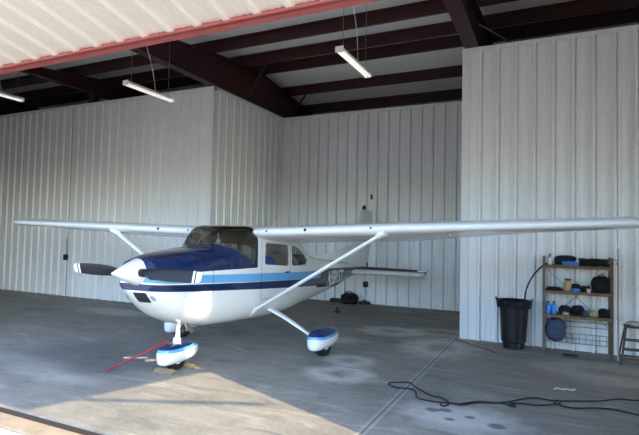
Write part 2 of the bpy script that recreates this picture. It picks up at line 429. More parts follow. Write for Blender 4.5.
# ------------------------------------------------------------------ ceiling lights
def fixture(x, y0, z, lit, label):
    f = empty('strip_light', (x, y0, z)); tag(f, label, 'light fixture', 'hanging strip lights under the roof')
    L = 1.22
    b = BM()
    ring = lambda y: [(-.06, y, .03), (-.035, y, .055), (.035, y, .055), (.06, y, .03), (.062, y, 0), (-.062, y, 0)]
    loft(b, [ring(0), ring(L)])
    for yy in (-.02, L): box(b, (-.065, yy, -.035), (.065, yy + .02, .058))
    obj('housing', b, M['fixture'], f, bevel=.003)
    for s in (-.03, .03):
        b = BM(); tube(b, [(s, .005, -.018), (s, L - .005, -.018)], .0165, 10); obj('tube', b, M['tube' if lit else 'tube_dim'], f)
    zt = roof_z(y0 + .3) - z - .05
    for yy in (.12, L - .12):
        b = BM(); tube(b, [(0, yy, .05), (0, yy, zt)], .005, 5); obj('hanging_wire', b, M['wire'], f)
    b = BM(); tube(b, spline([(0, .75, .05), (.03, .6, .5), (.01, .35, 1.1), (0, .2, zt)]), .005, 6); obj('power_cord', b, M['paper'], f)
    return f
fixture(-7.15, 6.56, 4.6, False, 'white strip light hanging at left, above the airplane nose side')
fixture(-2.85, 6.56, 4.6, True, 'bright white strip light hanging nearest the roof centre, under dark red purlins')
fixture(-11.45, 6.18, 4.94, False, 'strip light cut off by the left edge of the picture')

# ------------------------------------------------------------------ AIRPLANE
X0, Y0, HD = -4.6136, 5.254, math.radians(-.627)
plane = empty('airplane', (X0, Y0, 0), HD - PI / 2)
plane.rotation_euler.x = .006
tag(plane, 'white high-wing single-engine propeller airplane with navy and light blue stripes parked in the hangar', 'airplane')

ST = [  # x, zb, zt, hw, zc, n_up, n_low
    (.735, 1.105, 1.47, .285, 1.28, 2.4, 2.2), (.70, 1.05, 1.515, .335, 1.27, 2.5, 2.2), (.61, .945, 1.545, .41, 1.26, 2.6, 2.3), (.46, .80, 1.575, .455, 1.24, 2.7, 2.4), (.22, .68, 1.61, .48, 1.22, 2.8, 2.6),
    (-.05, .595, 1.64, .50, 1.21, 2.9, 2.7), (-.25, .555, 1.655, .515, 1.20, 3.0, 2.8), (-.46, .54, 1.668, .525, 1.20, 3.0, 3.0), (-.56, .535, 1.70, .53, 1.2, 3.2, 3.0), (-.70, .53, 1.87, .54, 1.2, 6.5, 3.2), (-.83, .525, 1.985, .55, 1.2, 9.0, 3.3),
    (-1.06, .52, 1.99, .555, 1.2, 9.0, 3.4), (-1.2, .51, 1.99, .555, 1.2, 5.6, 3.4), (-1.8, .485, 1.995, .56, 1.2, 4.6, 3.4), (-2.3, .49, 1.97, .55, 1.2, 4.2, 3.3), (-2.6, .51, 1.90, .53, 1.2, 3.8, 3.2), (-2.95, .54, 1.70, .49, 1.2, 3.0, 3.0), (-3.3, .565, 1.51, .455, 1.17, 2.7, 2.9),
    (-4.0, .625, 1.40, .385, 1.12, 2.5, 2.7), (-5.2, .745, 1.31, .25, 1.08, 2.4, 2.5), (-6.0, .86, 1.22, .14, 1.05, 2.2, 2.2), (-6.8, .95, 1.13, .06, 1.04, 2, 2)]
def sta(x):
    for a, b in zip(ST, ST[1:]):
        if a[0] >= x >= b[0]:
            t = (a[0] - x) / (a[0] - b[0]); return [p + (q - p) * t for p, q in zip(a, b)]
    return ST[0] if x > ST[0][0] else ST[-1]
def sec(x, n=56, shrink=0):
    _, zb, zt, hw, zc, nu, nl = sta(x); out = []
    hw -= shrink; zt -= shrink; zb += shrink
    for k in range(n):
        a = 2 * PI * k / n; c, s = math.cos(a), math.sin(a)
        e = nu if s >= 0 else nl
        y = hw * math.copysign(abs(c) ** (2 / e), c); h = (zt - zc) if s >= 0 else (zc - zb)
        out.append((x, y, zc + h * math.copysign(abs(s) ** (2 / e), s)))
    return out
def fus_y(x, z):
    _, zb, zt, hw, zc, nu, nl = sta(x)
    e = nu if z >= zc else nl; h = (zt - zc) if z >= zc else (zc - zb)
    return hw * max(0, 1 - min(1, abs(z - zc) / h) ** e) ** (1 / e)
def xs_dense():
    out = []
    for a, b in zip(ST, ST[1:]):
        k = max(1, int((a[0] - b[0]) / .10))
        out += [a[0] + (b[0] - a[0]) * i / k for i in range(k)]
    return out + [ST[-1][0]]
def smooth_sta():
    """ease the section table so the skin has no kinks"""
    global ST
    xs = xs_dense(); R = [sta(x) for x in xs]
    for _ in range(1):
        Q = [list(r) for r in R]
        for i in range(2, len(R) - 1):
            d0 = xs[i - 1] - xs[i]; d1 = xs[i] - xs[i + 1]
            for j in range(1, 7): Q[i][j] = .5 * R[i][j] + .5 * (R[i - 1][j] * d1 + R[i + 1][j] * d0) / (d0 + d1)
        R = Q
    ST = [tuple([x] + list(r[1:])) for x, r in zip(xs, R)]
smooth_sta()
XS_D = [s[0] for s in ST]

def hull_bm(shrink=0, x0=9, x1=-9):
    b = BM(); xs = [x for x in XS_D if x0 >= x >= x1]
    loft(b, [sec(x, shrink=shrink) for x in xs]); bmesh.ops.recalc_face_normals(b, faces=b.faces); return b
def mesh_tmp(b, mats=()):
    bmesh.ops.recalc_face_normals(b, faces=b.faces)
    me = bpy.data.meshes.new('tmp'); b.to_mesh(me); b.free(); o = bpy.data.objects.new('tmp', me); COL.objects.link(o)
    for m in mats: me.materials.append(m)
    return o
def prism(pts, y0, y1):
    b = BM(); loft(b, [[(x, y, z) for x, z in pts] for y in (y0, y1)]); return b
def boolean(base, cutters, op='DIFFERENCE'):
    for c in cutters:
        md = base.modifiers.new('b', 'BOOLEAN'); md.operation = op; md.object = c; md.solver = 'EXACT'
    dg = bpy.context.evaluated_depsgraph_get(); dg.update()
    me = bpy.data.meshes.new_from_object(base.evaluated_get(dg)); return me
def rm(*os):
    for o in os: bpy.data.objects.remove(o, do_unlink=True)
def from_mesh(name, me, mats, parent, ang=32):
    b = BM(); b.from_mesh(me); sharpen(b, ang); b.to_mesh(me); b.free()
    me.name = name; me.materials.clear()
    for m in mats: me.materials.append(m)
    o = bpy.data.objects.new(name, me); COL.objects.link(o); o.parent = parent; return o

def rounded(pts, r=.05, k=4):
    out = []; n = len(pts)
    for i in range(n):
        p = Vector(pts[i]); a = Vector(pts[i - 1]); c = Vector(pts[(i + 1) % n])
        u = (a - p); v = (c - p); rr = min(r, u.length * .45, v.length * .45); u = p + u.normalized() * rr; v = p + v.normalized() * rr
        for j in range(k + 1):
            t = j / k; out.append(tuple((u * (1 - t) ** 2 + p * 2 * t * (1 - t) + v * t * t)))
    return out
WIN = {
    'windscreen': ([(-.44, 1.73), (-.62, 1.62), (-.80, 1.50), (-1.085, 1.355), (-1.13, 1.84), (-1.11, 2.06), (-.44, 2.06)], .025),
    'rear_windscreen': ([(-2.58, 2.06), (-2.62, 1.84), (-2.95, 1.60), (-3.32, 1.455), (-3.6, 2.06)], .03),
    'door_window': ([(-1.35, 1.72), (-2.09, 1.685), (-2.09, 1.33), (-1.33, 1.385)], .05),
    'rear_window': ([(-2.20, 1.68), (-2.45, 1.64), (-2.72, 1.53), (-2.90, 1.38), (-2.80, 1.32), (-2.20, 1.325)], .07)}
cut = []
for k, (pts, r) in WIN.items(): cut.append(mesh_tmp(prism(rounded(pts, r), -.9, .9)))
inner = mesh_tmp(hull_bm(.022, .55, -6.0))
hull = mesh_tmp(hull_bm())
me = boolean(hull, [inner] + cut)
fus = from_mesh('fuselage', me, [M['livery']], plane, 28)
rm(hull)
# glass: slices of a thin shell
for side, (ya, yb) in {'left': (.0, .9), 'right': (-.9, .0)}.items():
    for k in ('door_window', 'rear_window'):
        pts, r = WIN[k]
        sh = mesh_tmp(hull_bm(.004)); ins = mesh_tmp(hull_bm(.009, .6, -6.5)); p = mesh_tmp(prism(rounded(pts, r), ya, yb))
        m1 = boolean(sh, [ins]); o1 = bpy.data.objects.new('t', m1); COL.objects.link(o1)
        m2 = boolean(o1, [p], 'INTERSECT'); from_mesh(k, m2, [M['glass']], plane, 40); rm(sh, ins, p, o1)
for wn in ('windscreen', 'rear_windscreen'):
  pts, r = WIN[wn]
  sh = mesh_tmp(hull_bm(.004)); ins = mesh_tmp(hull_bm(.009, .6, -6.5)); p = mesh_tmp(prism(rounded(pts, r), -.9, .9))
  m1 = boolean(sh, [ins]); o1 = bpy.data.objects.new('t', m1); COL.objects.link(o1)
  m2 = boolean(o1, [p], 'INTERSECT'); from_mesh(wn, m2, [M['wsglass']], plane, 40); rm(sh, ins, p, o1)
rm(inner, *cut)

# cabin inside
b = BM(); box(b, (-1.0, -.42, 1.20), (-.85, .42, 1.48)); box(b, (-1.0, -.36, 1.48), (-.60, .36, 1.51)); obj('instrument_panel', b, M['dark'], plane, bevel=.02)
def seat(x, y, w=.40, m='seat'):
    b = BM(); box(b, (x - .42, y - w / 2, .95), (x + .05, y + w / 2, 1.10))
    rings = []
    for z, xx, t, ww in ((1.08, x - .40, .12, w), (1.3, x - .45, .12, w), (1.42, x - .48, .09, w * .9), (1.50, x - .49, .05, w * .6)):
        rings.append([(xx, y - ww / 2, z), (xx, y + ww / 2, z), (xx - t, y + ww / 2, z), (xx - t, y - ww / 2, z)])
    loft(b, rings); box(b, (x - .3, y - .1, .6), (x - .1, y + .1, .95))
    return obj('seat', b, M[m], plane, bevel=.025)
seat(-1.30, .25); seat(-1.30, -.25); seat(-2.2, 0, .84, 'bench_cloth')
b = BM(); box(b, (-2.85, -.38, .80), (-2.83, .38, 1.36)); obj('cabin_bulkhead', b, M['cabin'], plane)
b = BM(); box(b, (-2.7, -.34, .70), (-.8, .34, .72)); obj('cabin_floor', b, M['cabin'], plane)
b = BM(); box(b, (-2.5, -.44, 1.90), (-1.05, .44, 1.93)); obj('headliner', b, M['cabin'], plane, bevel=.008)
for s in (-.22, .22):
    b = BM(); tube(b, spline([(-1.08, s - .13, 1.43), (-1.09, s - .12, 1.36), (-1.08, s, 1.33), (-1.09, s + .12, 1.36), (-1.08, s + .13, 1.43)], 4), .014, 6); tube(b, [(-1.08, s, 1.33), (-.9, s, 1.33)], .014, 6); obj('control_yoke', b, M['black'], plane)
b = BM(); bmesh.ops.create_uvsphere(b, u_segments=14, v_segments=10, radius=.042); bmesh.ops.translate(b, verts=b.verts, vec=(-.80, .06, 1.74)); tube(b, [(-.80, .06, 1.74), (-.78, .06, 1.86)], .008, 6); obj('compass', b, M['white'], plane)
b = BM(); tube(b, spline([(-1.0, -.24, 1.88), (-.88, -.30, 1.80), (-.74, -.33, 1.66)]), .014, 6); obj('windscreen_brace', b, M['white'], plane)
for s in (1, -1):   # door outline as a narrow dark gap, and its handle
    pts = rounded([(-1.24, 1.80), (-2.14, 1.80), (-2.14, .86), (-1.24, .84)], .08)
    b = BM()
    n = len(pts)
    for i in range(n):
        (xa, za), (xb, zb) = pts[i], pts[(i + 1) % n]; k = max(1, int(math.hypot(xb - xa, zb - za) / .06))
        for j in range(k):
            pa = (xa + (xb - xa) * j / k, za + (zb - za) * j / k); pb = (xa + (xb - xa) * (j + 1) / k, za + (zb - za) * (j + 1) / k)
            bar(b, (pa[0], s * fus_y(*pa), pa[1]), (pb[0], s * fus_y(*pb), pb[1]), .004, .004)
    dr = obj('cabin_door', b, M['dark'], plane)
    b = BM(); yy = fus_y(-2.02, 1.22); box(b, (-2.10, s * yy - .012, 1.215), (-1.96, s * yy + .014, 1.24)); obj('door_handle', b, M['black'], dr, bevel=.003)

# registration on both sides
cu = bpy.data.curves.new('reg', 'FONT'); cu.body = 'N5815T'; cu.size = .50; cu.shear = .25; cu.offset = .011; cu.extrude = 0; cu.space_character = .92
to = bpy.data.objects.new('reg', cu); COL.objects.link(to); bpy.context.view_layer.update()
tm = bpy.data.meshes.new_from_object(to.evaluated_get(bpy.context.evaluated_depsgraph_get())); rm(to)
wmax = max(v.co.x for v in tm.vertices)
for s in (1, -1):
    b = BM(); b.from_mesh(tm)
    bmesh.ops.triangulate(b, faces=b.faces)
    bmesh.ops.subdivide_edges(b, edges=[e for e in b.edges if e.calc_length() > .08], cuts=2)
    for v in b.verts:
        u, w = v.co.x / wmax, v.co.y
        x = (-4.02 - 1.12 * u) if s > 0 else (-5.14 + 1.12 * u); z = .80 + w * (.95 - .18 * ((-x - 4.02) / 1.12)) + .03 * (-x - 4.0)
        v.co = (x, s * (fus_y(x, z) + .007), z)
    tx = obj('registration', b, M['white'], plane); tx['label'] = 'white slanted registration letters N5815T'

# spinner and propeller
HX, HZC = .74, 1.355
b = BM(); prof = []
for k in range(15):
    t = k / 14; prof.append((.172 * (math.sin(t * PI / 2) ** .95), 1.11 - .38 * (1 - math.cos(t * PI / 2)) ** .9 if k else 1.11))
prof = [(.166 * (.90 * t ** .88 + .10 * math.sin(t * PI / 2)) if t > 0 else 0, 1.12 - .385 * t) for t in [(i / 16) ** 1.3 for i in range(17)]] + [(.166, .72), (.16, .71), (.10, .70)]
lathe(b, prof, 40, (0, 0, HZC), 'x'); obj('spinner', b, M['spinner'], plane, 50)
for s in (1, -1):
    b = BM(); rings = []
    tilt = -.012
    st = [(.10, .055, .055, 1.2, 0), (.17, .055, .05, 1.1, 0), (.26, .10, .032, .75, .0), (.38, .145, .026, .58, 0), (.55, .160, .02, .48, 0), (.75, .155, .016, .40, 0), (.88, .145, .013, .36, 0)]
    for R_, c_ in ((.935, .138), (.962, .134), (.985, .130), (1.02, .12), (1.045, .10), (1.055, .06)): st.append((R_, c_, .011, .34, 0))
    for (R_, ch, th, tw, _) in st:
        tw = PI / 2 - tw * .75 if R_ > .2 else PI / 2 - .5
        ring = []
        for k in range(16):
            a = 2 * PI * k / 16; cx_, cz_ = ch / 2 * math.cos(a), th / 2 * math.sin(a) * (1 + .3 * math.cos(a))
            # chord direction turned between disc plane (z) and thrust axis (x)
            zz = cx_ * math.sin(tw) + cz_ * math.cos(tw); xx = -s * (cx_ * math.cos(tw) - cz_ * math.sin(tw))
            ring.append((HX + .05 + xx, s * R_, HZC + zz * 1.0 - s * R_ * .012 + .0))
        rings.append(ring)
    vs = loft(b, rings)
    for f in b.faces:
        rm_ = sum(abs(v.co.y) for v in f.verts) / len(f.verts)
        if .962 > rm_ > .935 or rm_ > .985: f.material_index = 1
    bl = obj('propeller_blade', b, [M['prop'], M['white']], plane, 50)
    bl['label'] = 'black blade with two white tip stripes'
    b = BM(); lathe(b, [(.035, s * .13), (.05, s * .135), (.05, s * .185), (.035, s * .19)], 16, (HX + .05, 0, HZC), 'y'); obj('blade_clamp', b, M['prop'], bl)

# cowl front openings
def cowl_x(y, z):
    lo, hi = .0, .735
    for _ in range(30):
        mid = (lo + hi) / 2
        q = sta(mid); e = q[5] if z >= q[4] else q[6]; h = (q[2] - q[4]) if z >= q[4] else (q[4] - q[1])
        if (abs(y) / q[3]) ** e + (abs(z - q[4]) / h) ** e < 1: lo = mid
        else: hi = mid
    return lo
def front_patch(name, y0, y1, z0, z1, m, p=8, d=.006, label=None):
    """a thin plate following the cowl skin; p sets how square its outline is"""
    b = BM(); n = 10
    def pt(u, v, o):
        k = max(abs(u), abs(v)); L_ = (abs(u) ** p + abs(v) ** p) ** (1 / p) if k else 1
        u2, v2 = (u * k / L_, v * k / L_) if k else (0, 0)
        y = (y0 + y1) / 2 + u2 * (y1 - y0) / 2; z = (z0 + z1) / 2 + v2 * (z1 - z0) / 2
        return (cowl_x(y, z) + o, y, z)
    g = [[b.verts.new(pt(-1 + 2 * i / n, -1 + 2 * j / n, d)) for j in range(n + 1)] for i in range(n + 1)]
    h = [[b.verts.new(pt(-1 + 2 * i / n, -1 + 2 * j / n, -.02)) for j in range(n + 1)] for i in range(n + 1)]
    for i in range(n):
        for j in range(n):
            b.faces.new((g[i][j], g[i + 1][j], g[i + 1][j + 1], g[i][j + 1])); b.faces.new((h[i][j], h[i][j + 1], h[i + 1][j + 1], h[i + 1][j]))
    for i in range(n):
        for a, c in (((i, 0), (i + 1, 0)), ((n, i), (n, i + 1)), ((i + 1, n), (i, n)), ((0, i + 1), (0, i))):
            b.faces.new((g[a[0]][a[1]], h[a[0]][a[1]], h[c[0]][c[1]], g[c[0]][c[1]]))
    return obj(name, b, m, plane)
front_patch('air_intake', -.045, .155, .975, 1.105, M['dark'], 14)
front_patch('cowl_inlet', .19, .345, 1.27, 1.40, M['dark'], 2.6)
front_patch('cowl_inlet', -.345, -.19, 1.27, 1.40, M['dark'], 2.6)
front_patch('cowl_light', .185, .235, 1.00, 1.07, M['silver'], 2.2)
front_patch('cowl_light', -.245, -.20, 1.00, 1.07, M['silver'], 2.2)
b = BM(); tube(b, [(.05, .18, .70), (-.05, .18, .55), (-.12, .18, .52)], .03, 12); obj('exhaust_pipe', b, M['chrome'], plane)
for x in (-.13,):   # cowl seams
    b = BM(); ring = [Vector(p) for p in sec(x)]
    for a, c in zip(ring, ring[1:] + ring[:1]): bar(b, a, c, .004, .004)
    obj('cowl_seam', b, M['dark'], plane)

# wings
def airfoil(t=.12, m_=.02, p_=.4, c0=0, c1=1, n=16):
    def yt(x): return 5 * t * (.2969 * math.sqrt(x) - .126 * x - .3516 * x * x + .2843 * x ** 3 - .1036 * x ** 4)
    def yc(x): return m_ / p_ ** 2 * (2 * p_ * x - x * x) if x < p_ else m_ / (1 - p_) ** 2 * ((1 - 2 * p_) + 2 * p_ * x - x * x)
    xs = [c0 + (c1 - c0) * (1 - math.cos(PI * k / n)) / 2 for k in range(n + 1)]
    upp = [(x, yc(x) + yt(x)) for x in xs]; lo = [(x, yc(x) - yt(x)) for x in xs]
    return upp[::-1] + (lo[1:] if c0 == 0 else lo)
WST = [(.50, -1.04, 1.63, 1.88), (2.55, -1.04, 1.63, 1.95), (5.20, -1.09, 1.16, 2.025), (5.42, -1.10, 1.12, 2.03), (5.50, -1.13, 1.05, 2.03), (5.545, -1.19, .92, 2.03)]
def wst(y):
    for a, c in zip(WST, WST[1:]):
        if a[0] <= y <= c[0]:
            t = (y - a[0]) / (c[0] - a[0]); return [p + (q - p) * t for p, q in zip(a, c)]
    return WST[-1]
def wing_part(name, ys, c0, c1, s, mat, parent, dz=0, th=None):
    b = BM(); rings = []
    for y in ys:
        _, xle, ch, z = wst(y); tt = .125 if y < 5.45 else (.11 if y < 5.52 else .05)
        if th: tt = th
        inc = .10 if y <= 2.55 else .10 - .08 * (y - 2.55) / 3
        rings.append([(xle - px * ch * math.cos(inc) - pz * ch * math.sin(inc) * 0, s * y, z + pz * ch - px * ch * math.sin(inc) + dz) for px, pz in airfoil(tt, c0=c0, c1=c1)])
    loft(b, rings)
    return obj(name, b, mat, parent, 35)
for s in (1, -1):
    w = wing_part('wing', [.50, 1.5, 2.55, 3.9, 5.12], 0, .735, s, M['white'], plane)
    wing_part('wing_tip', [5.12, 5.20, 5.42, 5.50, 5.545], 0, 1, s, M['white'], w)
    wing_part('flap', [.56, 1.5, 2.55], .745, 1, s, M['white'], w)
    wing_part('aileron', [2.60, 3.9, 5.10], .745, 1, s, M['white'], w)
    sb = BM(); A = Vector((-1.19, s * .42, .655)); B = Vector((-1.16, s * 2.52, 1.875))
    d = (B - A).normalized(); cx_ = Vector((1, 0, 0)); nn = d.cross(cx_).normalized(); rings = []
    for t, k in ((0, 1), (.04, 1), (.96, 1), (1, 1)):
        P = A + (B - A) * t; rings.append([P + cx_ * .068 * math.cos(a) + nn * .026 * math.sin(a) for a in [2 * PI * q / 14 for q in range(14)]])
    loft(sb, rings); stt = obj('wing_strut', sb, M['white'], plane, 50)
    for P, dd in ((A, 1), (B, -1)):
        sb = BM(); tube(sb, [P - d * dd * .05, P + d * dd * .05, P + d * dd * .10], [.10, .075, .05], 14, flat=.55); obj('strut_cuff', sb, M['white'], stt)
    for yy, q in ((.75, .02), (1.40, .03), (2.4, .02))[:3 if s > 0 else 2]:
        sb = BM(); _, xle, ch, z = wst(yy); lathe(sb, [(.001, xle + .006), (q * .7, xle + .005), (q * .8, xle - .03)], 12, (0, s * yy, z + .012), 'x'); obj('wing_vent', sb, M['dark'], w)
    sb = BM(); _, xle, ch, z = wst(3.9); tube(sb, [(xle - .25, s * 3.4, z - .06), (xle - .25, s * 3.4, z - .12)], .008, 6); obj('tie_down_ring', sb, M['chrome'], w)
    # whip antenna on the wing root top
    sb = BM(); tube(sb, [(-1.55, s * .25, 1.97), (-1.80, s * .27, 2.26)] if s < 0 else [(-1.95, s * .25, 1.97), (-2.32, s * .45, 2.28)], [.007, .003], 6); obj('antenna', sb, M['white'], plane)

# tail
def surf(name, secs, mat, parent, vertical=False, t=.09, c0=0, c1=1, up=0):
    b = BM(); rings = []
    for q, xle, ch, z in secs:
        af = airfoil(t, m_=0, c0=c0, c1=c1, n=10)
        rings.append([((xle - px * ch, pz * ch, q) if vertical else (xle - px * ch, q, z + pz * ch + up * (px - c0) * ch)) for px, pz in af])
    loft(b, rings); return obj(name, b, mat, parent, 35)
for s in (1, -1):
    st_ = [(s * .04, -5.88, 1.02, .995), (s * 1.0, -6.02, .90, .985), (s * 1.66, -6.12, .82, .975), (s * 1.76, -6.20, .70, .975)]
    h = surf('horizontal_stabilizer', st_, M['white'], plane, t=.125, c1=.60)
    e = surf('elevator', st_, M['darknavy'], h, t=.125, c0=.615, up=.24)
    b = BM(); box(b, (-6.86, min(s * 1.58, s * 1.80), 1.03), (-6.60, max(s * 1.58, s * 1.80), 1.065)); obj('elevator_tip', b, M['white'], e, bevel=.008)
fin = surf('vertical_fin', [(1.05, -5.85, 1.50, 0), (1.60, -6.22, 1.36, 0), (2.15, -6.64, 1.09, 0), (2.5, -6.86, .93, 0), (2.60, -6.98, .74, 0)], M['white'], plane, True, .075, c1=.60)
surf('rudder', [(.98, -5.80, 1.50, 0), (1.60, -6.22, 1.36, 0), (2.15, -6.64, 1.09, 0), (2.5, -6.86, .90, 0), (2.57, -6.95, .78, 0)], M['white'], fin, True, .075, c0=.615)
b = BM()
loft(b, [[(x_, w_, zb_), (x_, -w_, zb_), (x_, -.006, zt_), (x_, .006, zt_)] for x_, w_, zb_, zt_ in ((-3.9, .012, 1.38, 1.405), (-4.7, .03, 1.30, 1.465), (-5.5, .035, 1.22, 1.535), (-6.3, .04, 1.10, 1.68))])
obj('dorsal_fin', b, M['white'], fin)
b = BM(); lathe(b, [(.03, 2.56), (.035, 2.60), (.05, 2.61), (.05, 2.66), (.03, 2.70), (.001, 2.71)], 14, (-7.08, 0, 0)); obj('beacon', b, M['black'], fin)
b = BM(); lathe(b, [(.02, 1.06), (.035, 1.08), (.035, 1.17), (.01, 1.20)], 12, (-7.33, 0, 0)); obj('tail_light', b, M['redlens'], fin)
b = BM(); tube(b, [(-6.05, 0, .88), (-6.05, 0, .80)], .012, 8); obj('tail_ring', b, M['chrome'], plane)

# wheels and fairings
def fairing(cx, cy_, zc, Lf, Lb, w, hu, hl, label):
    """teardrop wheel fairing with an opening for the tyre below, local frame at its centre"""
    b = BM(); rings = []
    N_ = 22
    for k in range(N_ + 1):
        u = k / N_; x = Lf * math.cos(PI * u) if u < .5 else Lb * math.cos(PI * u)
        if x > 0: r = math.sqrt(max(0, 1 - (x / Lf) ** 4.5))
        else: r = max(0, 1 - (-x / Lb) ** 2.0) ** .75
        r = max(r, .02); ring = []
        for q in range(28):
            a = 2 * PI * q / 28; c, s = math.cos(a), math.sin(a)
            y = w * r * math.copysign(abs(c) ** (2 / 2.5), c)
            z = (hu if s > 0 else hl) * r ** (.8 if s > 0 else .35) * math.copysign(abs(s) ** (2 / 2.5), s)
            ring.append((x, y, z))
        rings.append(ring)
    loft(b, rings)
    o = obj('wheel_fairing', b, M['fairing'], plane, 40); o.location = (cx, cy_, zc); o['label'] = label
    return o
def tyre(r, w, parent, loc):
    b = BM(); prof = [(r * .5, -w * .4), (r * .8, -w / 2), (r * .95, -w * .42), (r, -w * .2), (r, w * .2), (r * .95, w * .42), (r * .8, w / 2), (r * .5, w * .4)]
    lathe(b, prof, 28, loc, 'y'); t_ = obj('tyre', b, M['black'], parent, 40)
    b = BM(); lathe(b, [(.02, -w * .45), (r * .5, -w * .41), (r * .5, w * .41), (.02, w * .45)], 20, loc, 'y'); obj('wheel_hub', b, M['white'], parent)
for s in (1, -1):
    fr = fairing(-1.70, s * 1.40, .255, .40, .56, .14, .19, .135, 'navy topped white fairing over main wheel')
    tyre(.195, .155, fr, (-.01, 0, -.06))
    b = BM(); rings = []
    for t, w_, h_ in ((0, .15, .035), (.35, .125, .03), (.8, .09, .026), (1, .08, .024)):
        P = Vector((-1.66, s * .42, .665)).lerp(Vector((-1.68, s * 1.30, .235)), t); P.z += .03 * math.sin(t * PI)
        nz = Vector((0, s * .41, .91))
        rings.append([P + Vector((a * w_ / 2, 0, 0)) + nz * c * h_ / 2 for a, c in ((1, -.6), (.8, 1), (-.8, 1), (-1, -.6))])
    loft(b, rings); obj('landing_gear_leg', b, M['white'], plane, bevel=.004)
fr = fairing(.0, 0, .225, .31, .46, .125, .135, .135, 'navy topped white fairing over nose wheel')
tyre(.165, .13, fr, (0, 0, -.06))
b = BM(); tube(b, [(-.02, 0, .35), (-.06, 0, .64)], .032, 14); lathe(b, [(.05, .34), (.055, .36), (.05, .42), (.034, .43)], 14, (-.02, 0, 0)); ng = obj('nose_gear_strut', b, M['white'], plane)
b = BM(); bar(b, (-.10, .0, .56), (-.15, 0, .48), .05, .02); bar(b, (-.15, 0, .48), (-.06, 0, .40), .05, .02); obj('torque_link', b, M['black'], ng)
b = BM(); tube(b, [(-.04, .08, .50), (-.06, .08, .60)], .022, 10); tube(b, [(-.05, -.02, .54), (-.05, .09, .54)], .012, 8); obj('shimmy_damper', b, M['black'], ng)
b = BM(); box(b, (-.05, -.075, .30), (.03, .075, .355)); obj('nose_fork', b, M['white'], ng, bevel=.012)

# ------------------------------------------------------------------ things on the floor around the airplane
nw = Vector((X0, Y0, 0))
b = BM()
t = empty('tow_bar', (-4.72, 5.12, 0)); tag(t, 'red V-shaped tow bar lying from the nose wheel out to the left on the floor', 'tow bar')
P0 = Vector((-5.30, 4.72, .02)) - t.location
for sx, e in ((-1, (-.04, .13, .37)), (1, (.10, .02, .385))):
    b = BM(); tube(b, [P0, P0 * .5 + Vector(e) * .5 + Vector((-.02 * sx, .04 * sx, .0)), Vector(e)], .013, 8); obj('tow_bar_arm', b, M['towbar'], t)
b = BM(); tube(b, [P0 + Vector((-.04, .03, 0)), P0 + Vector((.05, -.03, .004))], .013, 8); obj('handle', b, M['towbar'], t)
def chock(x, y, rz, label, L=.30):
    b = BM()
    ring = lambda yy, k: [(-.055 * k, yy, 0), (.055 * k, yy, 0), (.05 * k, yy, .022), (.012, yy, .058 * k), (-.012, yy, .058 * k), (-.05 * k, yy, .022)]
    loft(b, [ring(-L / 2, .85), ring(-L / 2 + .02, 1), ring(L / 2 - .02, 1), ring(L / 2, .85)])
    o = obj('wheel_chock', b, M['wood'], None, bevel=.006); o.location = (x, y, 0); o.rotation_euler.z = rz; tag(o, label, 'wheel chock', 'chocks at the nose wheel')
chock(-4.62, 5.07, PI / 2 + .12, 'wooden wheel chock in front of the nose wheel')
chock(-4.52, 5.42, PI / 2 + .1, 'wooden wheel chock behind the nose wheel', .16)
def board(x, y, rz, L, w, label):
    b = BM(); box(b, (-L / 2, -w / 2, 0), (L / 2, w / 2, .018)); o = obj('wood_board', b, M['palewood'], None, bevel=.003); o.location = (x, y, 0); o.rotation_euler.z = rz; tag(o, label, 'board', 'pale boards by the tow bar')
board(-5.52, 5.44, .55, .34, .05, 'narrow pale board on the floor, the one farther from the nose wheel')
board(-5.16, 5.50, .75, .34, .07, 'pale board on the floor left of the nose wheel, nearer the wheel')

# ------------------------------------------------------------------ back wall things
b = BM(); box(b, (-5.74, 12.86, 0), (-5.38, 12.99, .09)); box(b, (-5.72, 12.87, .09), (-5.40, 12.98, .105)); tag(obj('tool_case', b, M['black'], None, bevel=.01), 'long low black case on floor against the back wall, left of the dark bag', 'case')
t = empty('duffel_bag', (-5.10, 12.78, 0)); tag(t, 'dark rounded bag slumped on the floor against the back wall', 'bag')
b = BM(); blob(b, (0, 0, .13), (.24, .17, .17), 3); obj('bag_body', b, M['bag'], t)
b = BM(); tube(b, spline([(-.14, -.02, .24), (-.07, -.03, .34), (.07, -.03, .33), (.14, -.02, .22)]), .012, 6); obj('bag_handle', b, M['black'], t)
b = BM(); box(b, (-4.86, 12.84, 0), (-4.55, 12.98, .08)); box(b, (-4.75, 12.86, .08), (-4.65, 12.95, .12)); tag(obj('battery_charger', b, M['black'], None, bevel=.01), 'low black box on the floor against back wall, right of the dark bag', 'charger')
def outlet(x, y, z, label, w=.12, h=.15, m='black', line=0):
    t = empty('outlet_box', (x, y, z)); tag(t, label, 'outlet')
    b = BM(); box(b, (-w / 2, -.07, -h / 2), (w / 2, 0, h / 2)); obj('box', b, M[m], t, bevel=.01)
    b = BM(); box(b, (-.03, -.078, -.045), (.03, -.07, .045)); obj('socket', b, M['dark'], t, bevel=.002)
    b = BM(); tube(b, [(0, -.02, h / 2), (0, -.02, line)] if line > 0 else spline([(0, -.05, -h / 2), (.03, -.07, -.25), (0, -.1, line)]), .012 if line > 0 else .008, 6); obj('conduit' if line > 0 else 'power_cord', b, M['wire'], t)
outlet(-4.73, YB, .54, 'dark outlet box low on the back wall beneath the airplane tail', .14, .16, line=-.41)
outlet(-12.58, YL, 1.10, 'dark outlet box on the left wall below the wing tip', .13, .16, line=.55)
b = BM(); box(b, (-4.62, YB - .05, 2.92), (-4.58, YB, 3.06)); box(b, (-4.615, YB - .08, 2.95), (-4.585, YB - .04, 2.98)); tag(obj('wall_hook', b, M['dark'], None, bevel=.004), 'small dark hook high on the back wall above the tail fin', 'hook')
